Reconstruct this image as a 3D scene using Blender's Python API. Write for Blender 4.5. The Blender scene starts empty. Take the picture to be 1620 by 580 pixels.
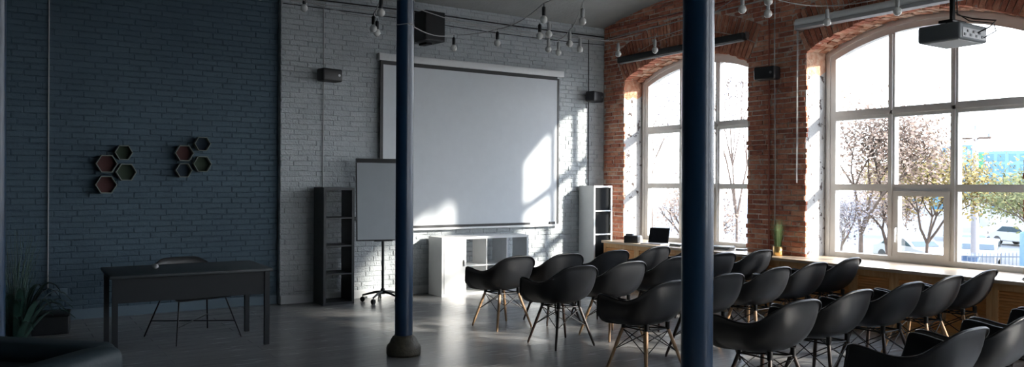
import bpy, math, random
from mathutils import Vector, Matrix
random.seed(11)
PI = math.pi
sc = bpy.context.scene
col = sc.collection
R = random.uniform

# ------------------------------------------------------------------ materials
def nmat(name):
    m = bpy.data.materials.new(name); m.use_nodes = True
    nt = m.node_tree
    return m, nt, nt.nodes['Principled BSDF']

def mat(name, colr, rough=.6, metal=0., spec=.5, noise=0., nscale=8., bump=0., bscale=60., coat=0., island=0.):
    m, nt, b = nmat(name)
    b.inputs['Base Color'].default_value = (*colr, 1)
    b.inputs['Roughness'].default_value = rough
    b.inputs['Metallic'].default_value = metal
    b.inputs['Specular IOR Level'].default_value = spec
    b.inputs['Coat Weight'].default_value = coat
    tc = nt.nodes.new('ShaderNodeTexCoord')
    src = None
    if noise > 0:
        n = nt.nodes.new('ShaderNodeTexNoise'); n.inputs['Scale'].default_value = nscale; n.inputs['Detail'].default_value = 6
        nt.links.new(tc.outputs['Object'], n.inputs['Vector'])
        mr = nt.nodes.new('ShaderNodeMapRange'); mr.inputs[1].default_value = .3; mr.inputs[2].default_value = .7
        mr.inputs[3].default_value = 1 - noise; mr.inputs[4].default_value = 1 + noise
        nt.links.new(n.outputs['Fac'], mr.inputs[0])
        h = nt.nodes.new('ShaderNodeHueSaturation'); h.inputs['Color'].default_value = (*colr, 1)
        nt.links.new(mr.outputs[0], h.inputs['Value'])
        nt.links.new(h.outputs[0], b.inputs['Base Color']); src = h
    if island > 0:
        g = nt.nodes.new('ShaderNodeNewGeometry')
        mr = nt.nodes.new('ShaderNodeMapRange'); mr.inputs[3].default_value = 1 - island; mr.inputs[4].default_value = 1 + island
        nt.links.new(g.outputs['Random Per Island'], mr.inputs[0])
        h = nt.nodes.new('ShaderNodeHueSaturation')
        if src: nt.links.new(src.outputs[0], h.inputs['Color'])
        else: h.inputs['Color'].default_value = (*colr, 1)
        nt.links.new(mr.outputs[0], h.inputs['Value'])
        nt.links.new(h.outputs[0], b.inputs['Base Color'])
    if bump > 0:
        n = nt.nodes.new('ShaderNodeTexNoise'); n.inputs['Scale'].default_value = bscale; n.inputs['Detail'].default_value = 5
        nt.links.new(tc.outputs['Object'], n.inputs['Vector'])
        bp = nt.nodes.new('ShaderNodeBump'); bp.inputs['Strength'].default_value = bump; bp.inputs['Distance'].default_value = .02
        nt.links.new(n.outputs['Fac'], bp.inputs['Height']); nt.links.new(bp.outputs[0], b.inputs['Normal'])
    return m

def ramp_mat(name, stops, rough=.8, nscale=14., island=True, bump=.5, bscale=40, spots=None, spot_scale=5., spot_lo=.62):
    """colour picked per brick / per leaf, plus blotches"""
    m, nt, b = nmat(name)
    b.inputs['Roughness'].default_value = rough
    tc = nt.nodes.new('ShaderNodeTexCoord')
    n = nt.nodes.new('ShaderNodeTexNoise'); n.inputs['Scale'].default_value = nscale; n.inputs['Detail'].default_value = 6
    nt.links.new(tc.outputs['Object'], n.inputs['Vector'])
    fac = n.outputs['Fac']
    if island:
        g = nt.nodes.new('ShaderNodeNewGeometry')
        mx = nt.nodes.new('ShaderNodeMath'); mx.operation = 'MULTIPLY_ADD'; mx.inputs[1].default_value = .6
        s = nt.nodes.new('ShaderNodeMath'); s.operation = 'MULTIPLY_ADD'; s.inputs[1].default_value = .9; s.inputs[2].default_value = -.25
        nt.links.new(n.outputs['Fac'], s.inputs[0])
        nt.links.new(g.outputs['Random Per Island'], mx.inputs[0]); nt.links.new(s.outputs[0], mx.inputs[2])
        fac = mx.outputs[0]
    r = nt.nodes.new('ShaderNodeValToRGB'); els = r.color_ramp.elements
    els[0].position, els[0].color = stops[0][0], (*stops[0][1], 1)
    els[1].position, els[1].color = stops[-1][0], (*stops[-1][1], 1)
    for p, c in stops[1:-1]:
        e = els.new(p); e.color = (*c, 1)
    nt.links.new(fac, r.inputs[0])
    out = r.outputs[0]
    if spots:
        n2 = nt.nodes.new('ShaderNodeTexNoise'); n2.inputs['Scale'].default_value = spot_scale; n2.inputs['Detail'].default_value = 8; n2.inputs['Roughness'].default_value = .65
        nt.links.new(tc.outputs['Object'], n2.inputs['Vector'])
        mr = nt.nodes.new('ShaderNodeMapRange'); mr.inputs[1].default_value = spot_lo; mr.inputs[2].default_value = spot_lo + .05
        nt.links.new(n2.outputs['Fac'], mr.inputs[0])
        mix = nt.nodes.new('ShaderNodeMix'); mix.data_type = 'RGBA'
        nt.links.new(mr.outputs[0], mix.inputs[0]); nt.links.new(out, mix.inputs[6]); mix.inputs[7].default_value = (*spots, 1)
        out = mix.outputs[2]
    nt.links.new(out, b.inputs['Base Color'])
    bn = nt.nodes.new('ShaderNodeTexNoise'); bn.inputs['Scale'].default_value = bscale; bn.inputs['Detail'].default_value = 6
    nt.links.new(tc.outputs['Object'], bn.inputs['Vector'])
    bp = nt.nodes.new('ShaderNodeBump'); bp.inputs['Strength'].default_value = bump; bp.inputs['Distance'].default_value = .02
    nt.links.new(bn.outputs['Fac'], bp.inputs['Height']); nt.links.new(bp.outputs[0], b.inputs['Normal'])
    return m

def floor_mat():
    m, nt, b = nmat('grey laminate planks')
    tc = nt.nodes.new('ShaderNodeTexCoord')
    br = nt.nodes.new('ShaderNodeTexBrick')
    br.inputs['Color1'].default_value = (.225, .223, .218, 1); br.inputs['Color2'].default_value = (.258, .254, .247, 1)
    br.inputs['Mortar'].default_value = (.15, .15, .148, 1)
    br.inputs['Scale'].default_value = 1; br.inputs['Mortar Size'].default_value = .0025
    br.inputs['Brick Width'].default_value = 1.3; br.inputs['Row Height'].default_value = .19; br.offset = .37
    nt.links.new(tc.outputs['Object'], br.inputs['Vector'])
    mp = nt.nodes.new('ShaderNodeMapping'); mp.inputs['Scale'].default_value = (1.2, 22, 1)
    nt.links.new(tc.outputs['Object'], mp.inputs['Vector'])
    n = nt.nodes.new('ShaderNodeTexNoise'); n.inputs['Scale'].default_value = 2.; n.inputs['Detail'].default_value = 8
    nt.links.new(mp.outputs[0], n.inputs['Vector'])
    mr = nt.nodes.new('ShaderNodeMapRange'); mr.inputs[1].default_value = .3; mr.inputs[2].default_value = .7; mr.inputs[3].default_value = .86; mr.inputs[4].default_value = 1.12
    nt.links.new(n.outputs['Fac'], mr.inputs[0])
    h = nt.nodes.new('ShaderNodeHueSaturation')
    nt.links.new(br.outputs['Color'], h.inputs['Color']); nt.links.new(mr.outputs[0], h.inputs['Value'])
    nt.links.new(h.outputs[0], b.inputs['Base Color'])
    mr2 = nt.nodes.new('ShaderNodeMapRange'); mr2.inputs[3].default_value = .14; mr2.inputs[4].default_value = .34
    nt.links.new(n.outputs['Fac'], mr2.inputs[0]); nt.links.new(mr2.outputs[0], b.inputs['Roughness'])
    bp = nt.nodes.new('ShaderNodeBump'); bp.inputs['Strength'].default_value = .12; bp.inputs['Distance'].default_value = .01
    nt.links.new(n.outputs['Fac'], bp.inputs['Height']); nt.links.new(bp.outputs[0], b.inputs['Normal'])
    return m

def wood_mat(name, c1, c2, rough=.5, axis=1, scale=3.):
    m, nt, b = nmat(name); b.inputs['Roughness'].default_value = rough
    tc = nt.nodes.new('ShaderNodeTexCoord'); mp = nt.nodes.new('ShaderNodeMapping')
    s = [14, 14, 14]; s[axis] = 1.2; mp.inputs['Scale'].default_value = s
    nt.links.new(tc.outputs['Object'], mp.inputs['Vector'])
    n = nt.nodes.new('ShaderNodeTexNoise'); n.inputs['Scale'].default_value = scale; n.inputs['Detail'].default_value = 8; n.inputs['Distortion'].default_value = .6
    nt.links.new(mp.outputs[0], n.inputs['Vector'])
    r = nt.nodes.new('ShaderNodeValToRGB'); r.color_ramp.elements[0].position = .32; r.color_ramp.elements[1].position = .68
    r.color_ramp.elements[0].color = (*c1, 1); r.color_ramp.elements[1].color = (*c2, 1)
    nt.links.new(n.outputs['Fac'], r.inputs[0]); nt.links.new(r.outputs[0], b.inputs['Base Color'])
    return m

def glass_mat():
    m = bpy.data.materials.new('window glass'); m.use_nodes = True; nt = m.node_tree
    for n in list(nt.nodes): nt.nodes.remove(n)
    o = nt.nodes.new('ShaderNodeOutputMaterial'); t = nt.nodes.new('ShaderNodeBsdfTransparent'); g = nt.nodes.new('ShaderNodeBsdfGlossy')
    t.inputs[0].default_value = (.97, .98, .98, 1); g.inputs['Roughness'].default_value = .02
    mx = nt.nodes.new('ShaderNodeMixShader'); mx.inputs[0].default_value = .05
    nt.links.new(t.outputs[0], mx.inputs[1]); nt.links.new(g.outputs[0], mx.inputs[2]); nt.links.new(mx.outputs[0], o.inputs[0])
    return m

M = dict(
    boxblack=mat('matt black insert', (.012, .013, .014), .9, spec=.15),
    floor=floor_mat(),
    ceil=mat('grey painted ceiling', (.30, .31, .30), .8, noise=.06, nscale=3, bump=.3, bscale=20),
    brick=ramp_mat('old red brick', [(.05, (.26, .085, .055)), (.35, (.48, .16, .095)), (.6, (.62, .25, .15)), (.85, (.72, .38, .25)), (1., (.74, .54, .42))],
                   .85, spots=(.62, .53, .46), spot_scale=9, spot_lo=.60, bump=.9, bscale=55),
    mortar=mat('lime mortar', (.76, .66, .58), .95, noise=.3, nscale=12, bump=.8, bscale=50),
    soffit=ramp_mat('rough arch brick', [(.05, (.25, .10, .06)), (.4, (.48, .21, .12)), (.7, (.62, .40, .28)), (1., (.70, .56, .44))],
                    .9, bump=1., bscale=40),
    wbrick=ramp_mat('whitewashed brick', [(0., (.41, .445, .465)), (1., (.50, .53, .545))], .72, nscale=4, bump=.8, bscale=38, spots=(.20, .21, .22), spot_scale=7, spot_lo=.69),
    wmort=mat('painted mortar', (.38, .41, .425), .8, noise=.25, nscale=9, bump=.8, bscale=40),
    dbrick=ramp_mat('blue dimmed white brick', [(0., (.064, .108, .145)), (1., (.08, .13, .17))], .72, nscale=4, bump=.4, bscale=30, spots=(.04, .065, .085), spot_scale=7, spot_lo=.69),  # brick of the left bay, blue dimming put into the colour
    dmort=mat('blue dimmed mortar', (.064, .108, .145), .8, noise=.25, nscale=9, bump=.8, bscale=40),  # joints of the left bay, dimmed in colour likewise
    reveal=ramp_mat('peeling white paint', [(0., (.42, .41, .40)), (1., (.50, .49, .48))], .8, island=False, bump=.8, bscale=25,
                    spots=(.07, .05, .045), spot_scale=9, spot_lo=.575),
    paint=mat('off white frame paint', (.78, .765, .74), .45, noise=.04),
    white=mat('white lacquer', (.72, .73, .73), .4, noise=.03),
    skirt=mat('white skirting', (.55, .57, .58), .5),
    dskirt=mat('blue dimmed skirting', (.13, .19, .235), .5),  # darker copy of the skirting, same dimming in its colour
    glass=glass_mat(),
    blue=mat('deep blue enamel', (.006, .030, .072), .3, spec=.45, noise=.12, nscale=5, coat=.1, bump=.06, bscale=30),
    cbase=mat('bronze brown iron', (.075, .065, .045), .5, noise=.3, nscale=20, bump=.3),
    screen=mat('matt white screen cloth', (.62, .65, .68), .85, noise=.02),
    black=mat('black satin', (.012, .013, .015), .45, noise=.1),
    blackwood=mat('black brown shelf board', (.016, .020, .024), .5, noise=.15),
    shell=mat('black moulded plastic', (.009, .010, .012), .42, spec=.5, noise=.08, bump=.05, bscale=220),
    wire=mat('black steel rod', (.01, .01, .011), .35, metal=.4),
    wleg=wood_mat('pale beech dowel', (.36, .20, .10), (.58, .38, .22), .45, 2),
    dleg=wood_mat('dark walnut dowel', (.022, .013, .010), (.05, .028, .02), .4, 2),
    ledge=wood_mat('pale sill board', (.52, .38, .25), (.66, .52, .38), .3, 1),
    louvre=wood_mat('honey pine', (.82, .36, .11), (.92, .50, .19), .5, 1),
    louvre2=wood_mat('honey pine frame', (.84, .44, .17), (.92, .58, .26), .5, 2),
    darktop=wood_mat('dark desk board', (.03, .038, .044), (.045, .056, .062), .5, 0),
    desk=mat('charcoal desk', (.008, .012, .017), .6, noise=.1),
    steel=mat('grey metal', (.30, .31, .32), .35, metal=.8),
    grey=mat('grey plastic', (.14, .155, .165), .45, noise=.05),
    lgrey=mat('pale grey plastic', (.40, .40, .41), .5),
    cable=mat('pale cable', (.42, .42, .42), .6),
    rust=mat('rust red pipe', (.30, .075, .045), .5, noise=.2),
    bulb=mat('frosted bulb', (.75, .75, .72), .12, spec=.8, coat=.5),
    gold=mat('brushed brass', (.75, .50, .20), .28, metal=1., noise=.05),
    grass=ramp_mat('grass blades', [(0., (.06, .11, .035)), (.5, (.13, .20, .07)), (1., (.25, .30, .14))], .6, bump=0),
    leafd=ramp_mat('dark palm leaf', [(0., (.012, .035, .03)), (.5, (.03, .07, .055)), (1., (.06, .12, .10))], .3, bump=0),
    pot=mat('dark glazed pot', (.02, .028, .04), .35),
    soil=mat('potting soil', (.03, .02, .015), .9, bump=1),
    sofa=mat('dark teal leather', (.012, .026, .034), .6, noise=.12, bump=.15, bscale=70),
    hexw=mat('pale wooden hexagon rim', (.20, .23, .20), .55, noise=.1),
    hexr=mat('dull red hexagon back', (.10, .035, .035), .7),
    hexg=mat('moss green hexagon back', (.035, .06, .035), .7),
    hexb=mat('navy hexagon back', (.02, .04, .065), .7),
    whiteboard=mat('flip chart board', (.40, .44, .47), .3, noise=.02),
    lcd=mat('dark glossy display', (.01, .011, .014), .08, spec=.6),
    silver=mat('laptop silver', (.42, .42, .44), .35, metal=.6),
    paper=mat('paper', (.68, .68, .66), .8, island=.15),
    asphalt=mat('pale asphalt', (.42, .42, .43), .9, noise=.1, nscale=1),
    lawn=mat('autumn lawn', (.28, .34, .16), .9, noise=.3, nscale=2),
    bark=mat('bark', (.16, .11, .085), .9, noise=.2),
    leafp=ramp_mat('pinkish autumn leaves', [(0., (.42, .24, .17)), (.5, (.60, .40, .28)), (1., (.72, .55, .42))], .8, bump=0),
    leafy=ramp_mat('golden leaves', [(0., (.55, .36, .06)), (.5, (.72, .50, .12)), (1., (.66, .55, .22))], .8, bump=0),
    leafg=ramp_mat('olive leaves', [(0., (.26, .30, .08)), (.5, (.42, .44, .14)), (1., (.64, .54, .16))], .8, bump=0),
    leafs=ramp_mat('grey mauve twigs', [(0., (.20, .17, .20)), (.5, (.34, .29, .32)), (1., (.46, .40, .38))], .8, bump=0),
    carw=mat('white car paint', (.75, .76, .78), .25, coat=.5),
    cart=mat('teal grey car paint', (.10, .20, .26), .25, coat=.5),
    card=mat('dark blue car paint', (.03, .05, .09), .25, coat=.5),
    carg=mat('car window glass', (.02, .035, .045), .08),
    tyre=mat('rubber', (.02, .02, .02), .8),
    vancover=mat('slate van tarpaulin', (.16, .20, .24), .7),
    bldg=mat('pale blue facade', (.22, .48, .68), .3),
    bldd=mat('teal blue glazing', (.06, .22, .34), .2),
    bldgreen=mat('green facade panel', (.12, .55, .28), .5),
    bldw=mat('white render', (.72, .72, .74), .8),
    fence=mat('dark blue iron', (.05, .07, .11), .5),
    polem=mat('concrete pole', (.62, .58, .60), .8),
    post=mat('blue steel post', (.10, .22, .33), .5),
)

for k_, f_ in dict(leafp=.30, leafy=.30, leafg=.26, leafs=.30, asphalt=.17, lawn=.3, carw=.3, bark=.5, bldg=.42, bldd=.6, bldgreen=.4, bldw=.36, polem=.38, post=.5, vancover=.5, cart=.6).items():
    for n_ in M[k_].node_tree.nodes:
        if n_.type == 'VALTORGB':
            for e_ in n_.color_ramp.elements: e_.color = [c_*f_ for c_ in e_.color[:3]] + [1]
        elif n_.type == 'HUE_SAT' and not n_.inputs['Color'].is_linked: n_.inputs['Color'].default_value = [c_*f_ for c_ in n_.inputs['Color'].default_value[:3]] + [1]
        elif n_.type == 'BSDF_PRINCIPLED' and not n_.inputs['Base Color'].is_linked: n_.inputs['Base Color'].default_value = [c_*f_ for c_ in n_.inputs['Base Color'].default_value[:3]] + [1]

# ------------------------------------------------------------------ mesh builder
class MB:
    def __init__(s): s.v = []; s.f = []; s.m = []; s.sm = []
    def add(s, vs, fs, mi=0, smooth=False):
        o = len(s.v); s.v += [tuple(v) for v in vs]
        for f in fs: s.f.append([o + i for i in f]); s.m.append(mi); s.sm.append(smooth)
        return s
    def box(s, a, b, mi=0, mtx=None):
        (x0, y0, z0), (x1, y1, z1) = a, b
        vs = [Vector(p) for p in ((x0,y0,z0),(x1,y0,z0),(x1,y1,z0),(x0,y1,z0),(x0,y0,z1),(x1,y0,z1),(x1,y1,z1),(x0,y1,z1))]
        if mtx: vs = [mtx @ v for v in vs]
        return s.add(vs, [(0,3,2,1),(4,5,6,7),(0,1,5,4),(1,2,6,5),(2,3,7,6),(3,0,4,7)], mi)
    def tube(s, pts, r, n=8, mi=0, caps=True):
        pts = [Vector(p) for p in pts]; rs = r if isinstance(r, (list, tuple)) else [r] * len(pts)
        rings = []; up = Vector((0, 0, 1)); prev = None
        for i, p in enumerate(pts):
            d = (pts[min(i + 1, len(pts) - 1)] - pts[max(i - 1, 0)])
            d = d.normalized() if d.length > 1e-9 else Vector((0, 0, 1))
            if prev is None:
                a = up if abs(d.z) < .95 else Vector((1, 0, 0)); u = d.cross(a).normalized()
            else:
                u = (prev - d * prev.dot(d)); u = u.normalized() if u.length > 1e-6 else d.orthogonal().normalized()
            prev = u; w = d.cross(u)
            rings.append([p + (u * math.cos(2*PI*k/n) + w * math.sin(2*PI*k/n)) * rs[i] for k in range(n)])
        vs = [q for rg in rings for q in rg]; fs = []
        for i in range(len(pts) - 1):
            for k in range(n):
                k2 = (k + 1) % n; fs.append((i*n+k, i*n+k2, (i+1)*n+k2, (i+1)*n+k))
        s.add(vs, fs, mi, True)
        if caps:
            s.add(rings[0], [tuple(reversed(range(n)))], mi); s.add(rings[-1], [tuple(range(n))], mi)
        return s
    def lathe(s, prof, c=(0, 0, 0), n=24, mi=0, smooth=True):
        vs = [(c[0] + r*math.cos(2*PI*k/n), c[1] + r*math.sin(2*PI*k/n), c[2] + z) for r, z in prof for k in range(n)]
        fs = []
        for i in range(len(prof) - 1):
            for k in range(n):
                k2 = (k+1) % n; fs.append((i*n+k, i*n+k2, (i+1)*n+k2, (i+1)*n+k))
        fs.append(tuple(reversed(range(n)))); fs.append(tuple((len(prof)-1)*n + k for k in range(n)))
        return s.add(vs, fs, mi, smooth)
    def prism(s, poly, axis, a, b, mi=0, mtx=None):
        """poly of 2D points extruded along axis (0,1,2) from a to b"""
        def P(p, t):
            v = [0, 0, 0]; o = [i for i in range(3) if i != axis]; v[o[0]], v[o[1]] = p; v[axis] = t
            v = Vector(v); return mtx @ v if mtx else v
        n = len(poly); vs = [P(p, a) for p in poly] + [P(p, b) for p in poly]
        fs = [tuple(range(n)), tuple(reversed(range(n, 2*n)))] + [(i, n+i, n+(i+1) % n, (i+1) % n) for i in range(n)]
        return s.add(vs, fs, mi)
    def rbox(s, a, b, r=.02, mi=0, seg=3, mtx=None):
        import bmesh
        bm = bmesh.new(); bmesh.ops.create_cube(bm, size=1)
        for v in bm.verts:
            v.co = Vector([(a[i] + b[i]) / 2 + v.co[i] * (b[i] - a[i]) for i in range(3)])
        bmesh.ops.bevel(bm, geom=list(bm.edges), offset=r, segments=seg, profile=.5, affect='EDGES')
        if mtx: bm.transform(mtx)
        bm.verts.index_update()
        s.add([v.co.copy() for v in bm.verts], [tuple(v.index for v in f.verts) for f in bm.faces], mi, True)
        bm.free(); return s
    def ball(s, c, r, n=14, mi=0, sc3=(1, 1, 1)):
        vs = []; fs = []; h = n // 2
        for i in range(1, h):
            t = PI * i / h
            for k in range(n):
                vs.append((c[0] + r*sc3[0]*math.sin(t)*math.cos(2*PI*k/n), c[1] + r*sc3[1]*math.sin(t)*math.sin(2*PI*k/n), c[2] + r*sc3[2]*math.cos(t)))
        top = len(vs); vs.append((c[0], c[1], c[2] + r*sc3[2])); vs.append((c[0], c[1], c[2] - r*sc3[2]))
        for i in range(h - 2):
            for k in range(n):
                k2 = (k+1) % n; fs.append((i*n+k, (i+1)*n+k, (i+1)*n+k2, i*n+k2))
        for k in range(n):
            fs.append((top, k, (k+1) % n)); fs.append((top+1, (h-2)*n+(k+1) % n, (h-2)*n+k))
        return s.add(vs, fs, mi, True)
    def build(s, name, mats, parent=None, auto=None):
        me = bpy.data.meshes.new(name); me.from_pydata(s.v, [], s.f)
        if not isinstance(mats, (list, tuple)): mats = [mats]
        for m in mats: me.materials.append(m)
        me.polygons.foreach_set('material_index', s.m); me.polygons.foreach_set('use_smooth', s.sm); me.update()
        o = bpy.data.objects.new(name, me); col.objects.link(o)
        if parent: o.parent = parent
        return o

def tag(o, label=None, cat=None, group=None, kind=None):
    if label: o['label'] = label
    if cat: o['category'] = cat
    if group: o['group'] = group
    if kind: o['kind'] = kind
    return o
def thing(name, loc, label, cat, rz=0, group=None):
    o = bpy.data.objects.new(name, None); col.objects.link(o); o.empty_display_size = .1
    o.location = loc; o.rotation_euler = (0, 0, rz)
    return tag(o, label, cat, group)
def struct(name, mb, mats, parent=None):
    return tag(mb.build(name, mats, parent), kind='structure')
def kids(o): return list(o.children)
def dup(root, loc, rz, label):
    r = root.copy(); col.objects.link(r); r.location = loc; r.rotation_euler = (0, 0, rz); r['label'] = label
    for ch in kids(root):
        c = ch.copy(); col.objects.link(c); c.parent = r
        for g in kids(ch):
            d = g.copy(); col.objects.link(d); d.parent = c
    return r

# ------------------------------------------------------------------ room constants
XW, XF, XO, YB = 8.52, 8.92, 9.12, 10.30
X0, Y0 = -3.6, -4.6
ROWS = [10.30, 6.72, 2.97, -.76, -4.6]
def ceil_z(y):
    for a, b in zip(ROWS[:-1], ROWS[1:]):
        if b <= y <= a:
            t = (y - b) / (a - b) * 2 - 1
            return 4.19 + .22 * (1 - t*t)
    return 4.19
WC = [(8.53, 'window_1'), (5.07, 'window_2'), (1.61, 'window_3'), (-1.85, 'added_window_4')]   # centres along the wall; last one unseen, added for more daylight
HW, ZS, ZC = 1.27, 3.28, 3.58
RA = (HW*HW + (ZC-ZS)**2) / (2*(ZC-ZS)); ZCC = ZC - RA; ANG = math.asin(HW / RA)
ZL = .69

# floor, ceiling
struct('floor', MB().box((X0, Y0, -.12), (XO, YB + .3, 0)), M['floor'])
cm = MB()
ys = [Y0 + i * (YB + .2 - Y0) / 90 for i in range(91)]
vs = []; fs = []
for i, y in enumerate(ys):
    z = ceil_z(min(y, YB)); vs += [(X0, y, z), (XW+.3, y, z), (XW+.3, y, 4.75), (X0, y, 4.75)]
    if i:
        b = 4*i; a = b - 4
        fs += [(a, b, b+1, a+1), (a+1, b+1, b+2, a+2), (a+2, b+2, b+3, a+3), (a+3, b+3, b, a)]
fs += [(0, 1, 2, 3), (4*90+3, 4*90+2, 4*90+1, 4*90)]
cm.add(vs, fs, 0, False)
struct('ceiling', cm, M['ceil'])

# bricks --------------------------------------------------------------
def brick_box(mb, plane, u0, u1, z0, z1, front, back, jit, mi):
    """one brick with a chamfered face; plane 'x': face looks -X, u is Y; plane 'y': face looks -Y, u is X"""
    c = .006; f = front + R(-jit, jit)
    du0, du1, dz0, dz1 = [R(-.005, .005) for _ in range(4)]
    u0 += du0; u1 += du1; z0 += dz0; z1 += dz1
    if u1 - u0 < .03: return
    ring = [(u0, z0), (u1, z0), (u1, z1), (u0, z1)]
    inn = [(u0+c, z0+c), (u1-c, z0+c), (u1-c, z1-c), (u0+c, z1-c)]
    def P(u, z, d): return (d, u, z) if plane == 'x' else (u, d, z)
    vs = [P(u, z, back) for u, z in ring] + [P(u, z, f + c*.8) for u, z in ring] + [P(u, z, f + R(-.001, .001)) for u, z in inn]
    fs = []
    for k in range(4):
        k2 = (k+1) % 4
        fs += [(k, k2, 4+k2, 4+k), (4+k, 4+k2, 8+k2, 8+k)]
    fs.append((8, 9, 10, 11))
    if plane == 'x': fs = [tuple(reversed(f_)) for f_ in fs]
    mb.add(vs, fs, mi)

def courses(mb, plane, lo, hi, zlo, ztop, front, back, holes, jit, mi, L=.252, Hh=.066, J=.011, edge=0.):
    z = zlo; k = 0
    while z < zlo + 6:
        zt = z + Hh
        iv = [(lo, hi)]
        for a, b in holes(z, zt):
            out = []
            for p, q in iv:
                if b <= p or a >= q: out.append((p, q)); continue
                if a > p: out.append((p, a + R(-edge, edge)))
                if b < q: out.append((b + R(-edge, edge), q))
            iv = out
        off = (k % 2) * (L/2 + J/2) + (.06 if k % 3 == 2 else 0)
        for p, q in iv:
            u = p - off % (L + J) if True else p
            while u < q:
                a, b = max(u, p), min(u + L, q)
                if b - a > .04 and ztop((a + b)/2) > zt: brick_box(mb, plane, a, b, z, zt, front, back, jit, mi)
                u += L + J
        z += Hh + J; k += 1
        if z > 4.6: break

# right wall (red brick, arched windows)
wr = MB()
lo, hi = Y0, YB + .3
edges = sorted([(c - HW, c + HW) for c, _ in WC])
cur = lo
for a, b in edges + [(hi, hi)]:
    # pier: room face, jambs, outer face
    vs = [(XW+.012, cur, 0), (XO, cur, 0), (XO, a, 0), (XW+.012, a, 0), (XW+.012, cur, 4.7), (XO, cur, 4.7), (XO, a, 4.7), (XW+.012, a, 4.7)]
    wr.add(vs, [(3, 0, 4, 7), (1, 2, 6, 5), (0, 3, 2, 1), (4, 5, 6, 7)], 0)
    wr.add(vs, [(0, 1, 5, 4)], 2 if cur != lo else 0); wr.add(vs, [(2, 3, 7, 6)], 2 if a != hi else 0)
    cur = b
N = 28
for c, _ in WC:
    wr.box((XW+.012, c-HW, 0), (XO, c+HW, ZL-.04), 0)
    pts = [(c + RA*math.sin(t), ZCC + RA*math.cos(t)) for t in [-ANG + 2*ANG*i/N for i in range(N+1)]]
    for (ya, za), (yb, zb) in zip(pts[:-1], pts[1:]):
        vs = [(XW+.012, ya, za), (XO, ya, za), (XO, yb, zb), (XW+.012, yb, zb), (XW+.012, ya, 4.7), (XO, ya, 4.7), (XO, yb, 4.7), (XW+.012, yb, 4.7)]
        wr.add(vs, [(3, 0, 4, 7), (1, 2, 6, 5)], 0); wr.add(vs, [(0, 3, 2, 1)], 3)
    for s_ in (-1, 1):
        yj = c + s_*HW; q = [(XW+.014, 3.0), (XW+.10, 2.96), (XW+.2, 3.02), (XW+.29, 2.99), (XF, 3.05), (XF, 3.30), (XW+.014, 3.30)]
        wr.prism(q, 1, min(yj, yj - s_*.004), max(yj, yj - s_*.004), 3)
    # voussoirs: two rings, the lower one runs back over the soffit
    st = .068
    n1 = int(2*ANG*RA/st)
    for i in range(n1):
        t0 = -ANG + 2*ANG*i/n1; t1 = -ANG + 2*ANG*(i+.78)/n1
        d = XW - .008
        while d < XF - .03:
            d1 = min(d + R(.10, .15), XF - .005)
            r0 = RA - R(.0, .028); r1 = RA + .245
            q = [(c + r*math.sin(t), ZCC + r*math.cos(t)) for r, t in ((r0, t0), (r0, t1), (r1, t1), (r1, t0))]
            if d < XW or True: wr.prism(q, 0, d + (R(-.006, .006) if d < XW else .006), d1, 3 if d > XW else 1)
            d = d1
    r2a, r2b = RA + .262, RA + .50
    n2 = int(2*ANG*r2a/st)
    for i in range(n2):
        t0 = -ANG + 2*ANG*i/n2; t1 = -ANG + 2*ANG*(i+.76)/n2
        q = [(c + r*math.sin(t), ZCC + r*math.cos(t)) for r, t in ((r2a, t0), (r2a, t1), (r2b, t1), (r2b, t0))]
        if q[2][1] < ceil_z(q[2][0]) + .1: wr.prism(q, 0, XW + R(-.010, .004), XW + .03, 1)
def holes_r(z, zt):
    zm = (z + zt)/2; out = []
    for c, _ in WC:
        if zt < ZL - .02: continue
        if zm < ZS: h = HW
        else:
            ro = RA + .512; s = ro*ro - (zm - ZCC)**2
            if s <= 0: continue
            h = min(math.sqrt(s), (zm - ZCC) * math.tan(ANG)) + .01
        out.append((c - h, c + h))
    return out
courses(wr, 'x', -1.2, YB - .004, .02, lambda y: ceil_z(min(y, YB)) + .06, XW, XW + .03, holes_r, .007, 1, L=.215, Hh=.052, J=.014, edge=.02)
struct('wall_right', wr, [M['mortar'], M['brick'], M['reveal'], M['soffit']])

# back wall: whitewashed brick, recessed left bay with blue dimming put into its colour
wb = MB()
XP = 3.08; RC = .10
wb.box((XP, YB + .010, 0), (XW + .012, YB + .3, 4.7), 0)
courses(wb, 'y', XP + .004, XW - .004, .02, lambda x: 4.26, YB, YB + .03, lambda a, b: [], .003, 1, L=.23, Hh=.061, J=.008)
struct('wall_back', wb, [M['wmort'], M['wbrick']])
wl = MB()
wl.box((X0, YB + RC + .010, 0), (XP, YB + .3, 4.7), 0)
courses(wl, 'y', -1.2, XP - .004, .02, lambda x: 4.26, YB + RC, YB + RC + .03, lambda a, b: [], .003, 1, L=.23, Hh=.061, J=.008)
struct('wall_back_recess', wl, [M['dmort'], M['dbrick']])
struct('wall_left', MB().box((X0 - .2, Y0, 0), (X0, YB + .3, 4.7)), M['dmort'])  # unseen wall, coloured dark blue to dim and cool the bounced light
FX0, FX1, FZ0, FZ1 = 5.2, 8.1, .9, 3.5  # opening for the added window
wf = MB().box((X0, Y0 - .2, 0), (FX0, Y0, 4.7)).box((FX1, Y0 - .2, 0), (XO, Y0, 4.7)).box((FX0, Y0 - .2, 0), (FX1, Y0, FZ0)).box((FX0, Y0 - .2, FZ1), (FX1, Y0, 4.7))
struct('wall_front', wf, M['wmort'])
fw = MB(); n_ = 4  # window behind the camera, added out of view for extra daylight
for i in range(n_ + 1):
    x = FX0 + .03 + (FX1 - FX0 - .06)*i/n_; fw.box((x-.03, Y0-.12, FZ0), (x+.03, Y0-.04, FZ1))
for z in (FZ0 + .03, 1.8, 2.7, FZ1 - .03): fw.box((FX0, Y0-.12, z-.03), (FX1, Y0-.04, z+.03))
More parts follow.
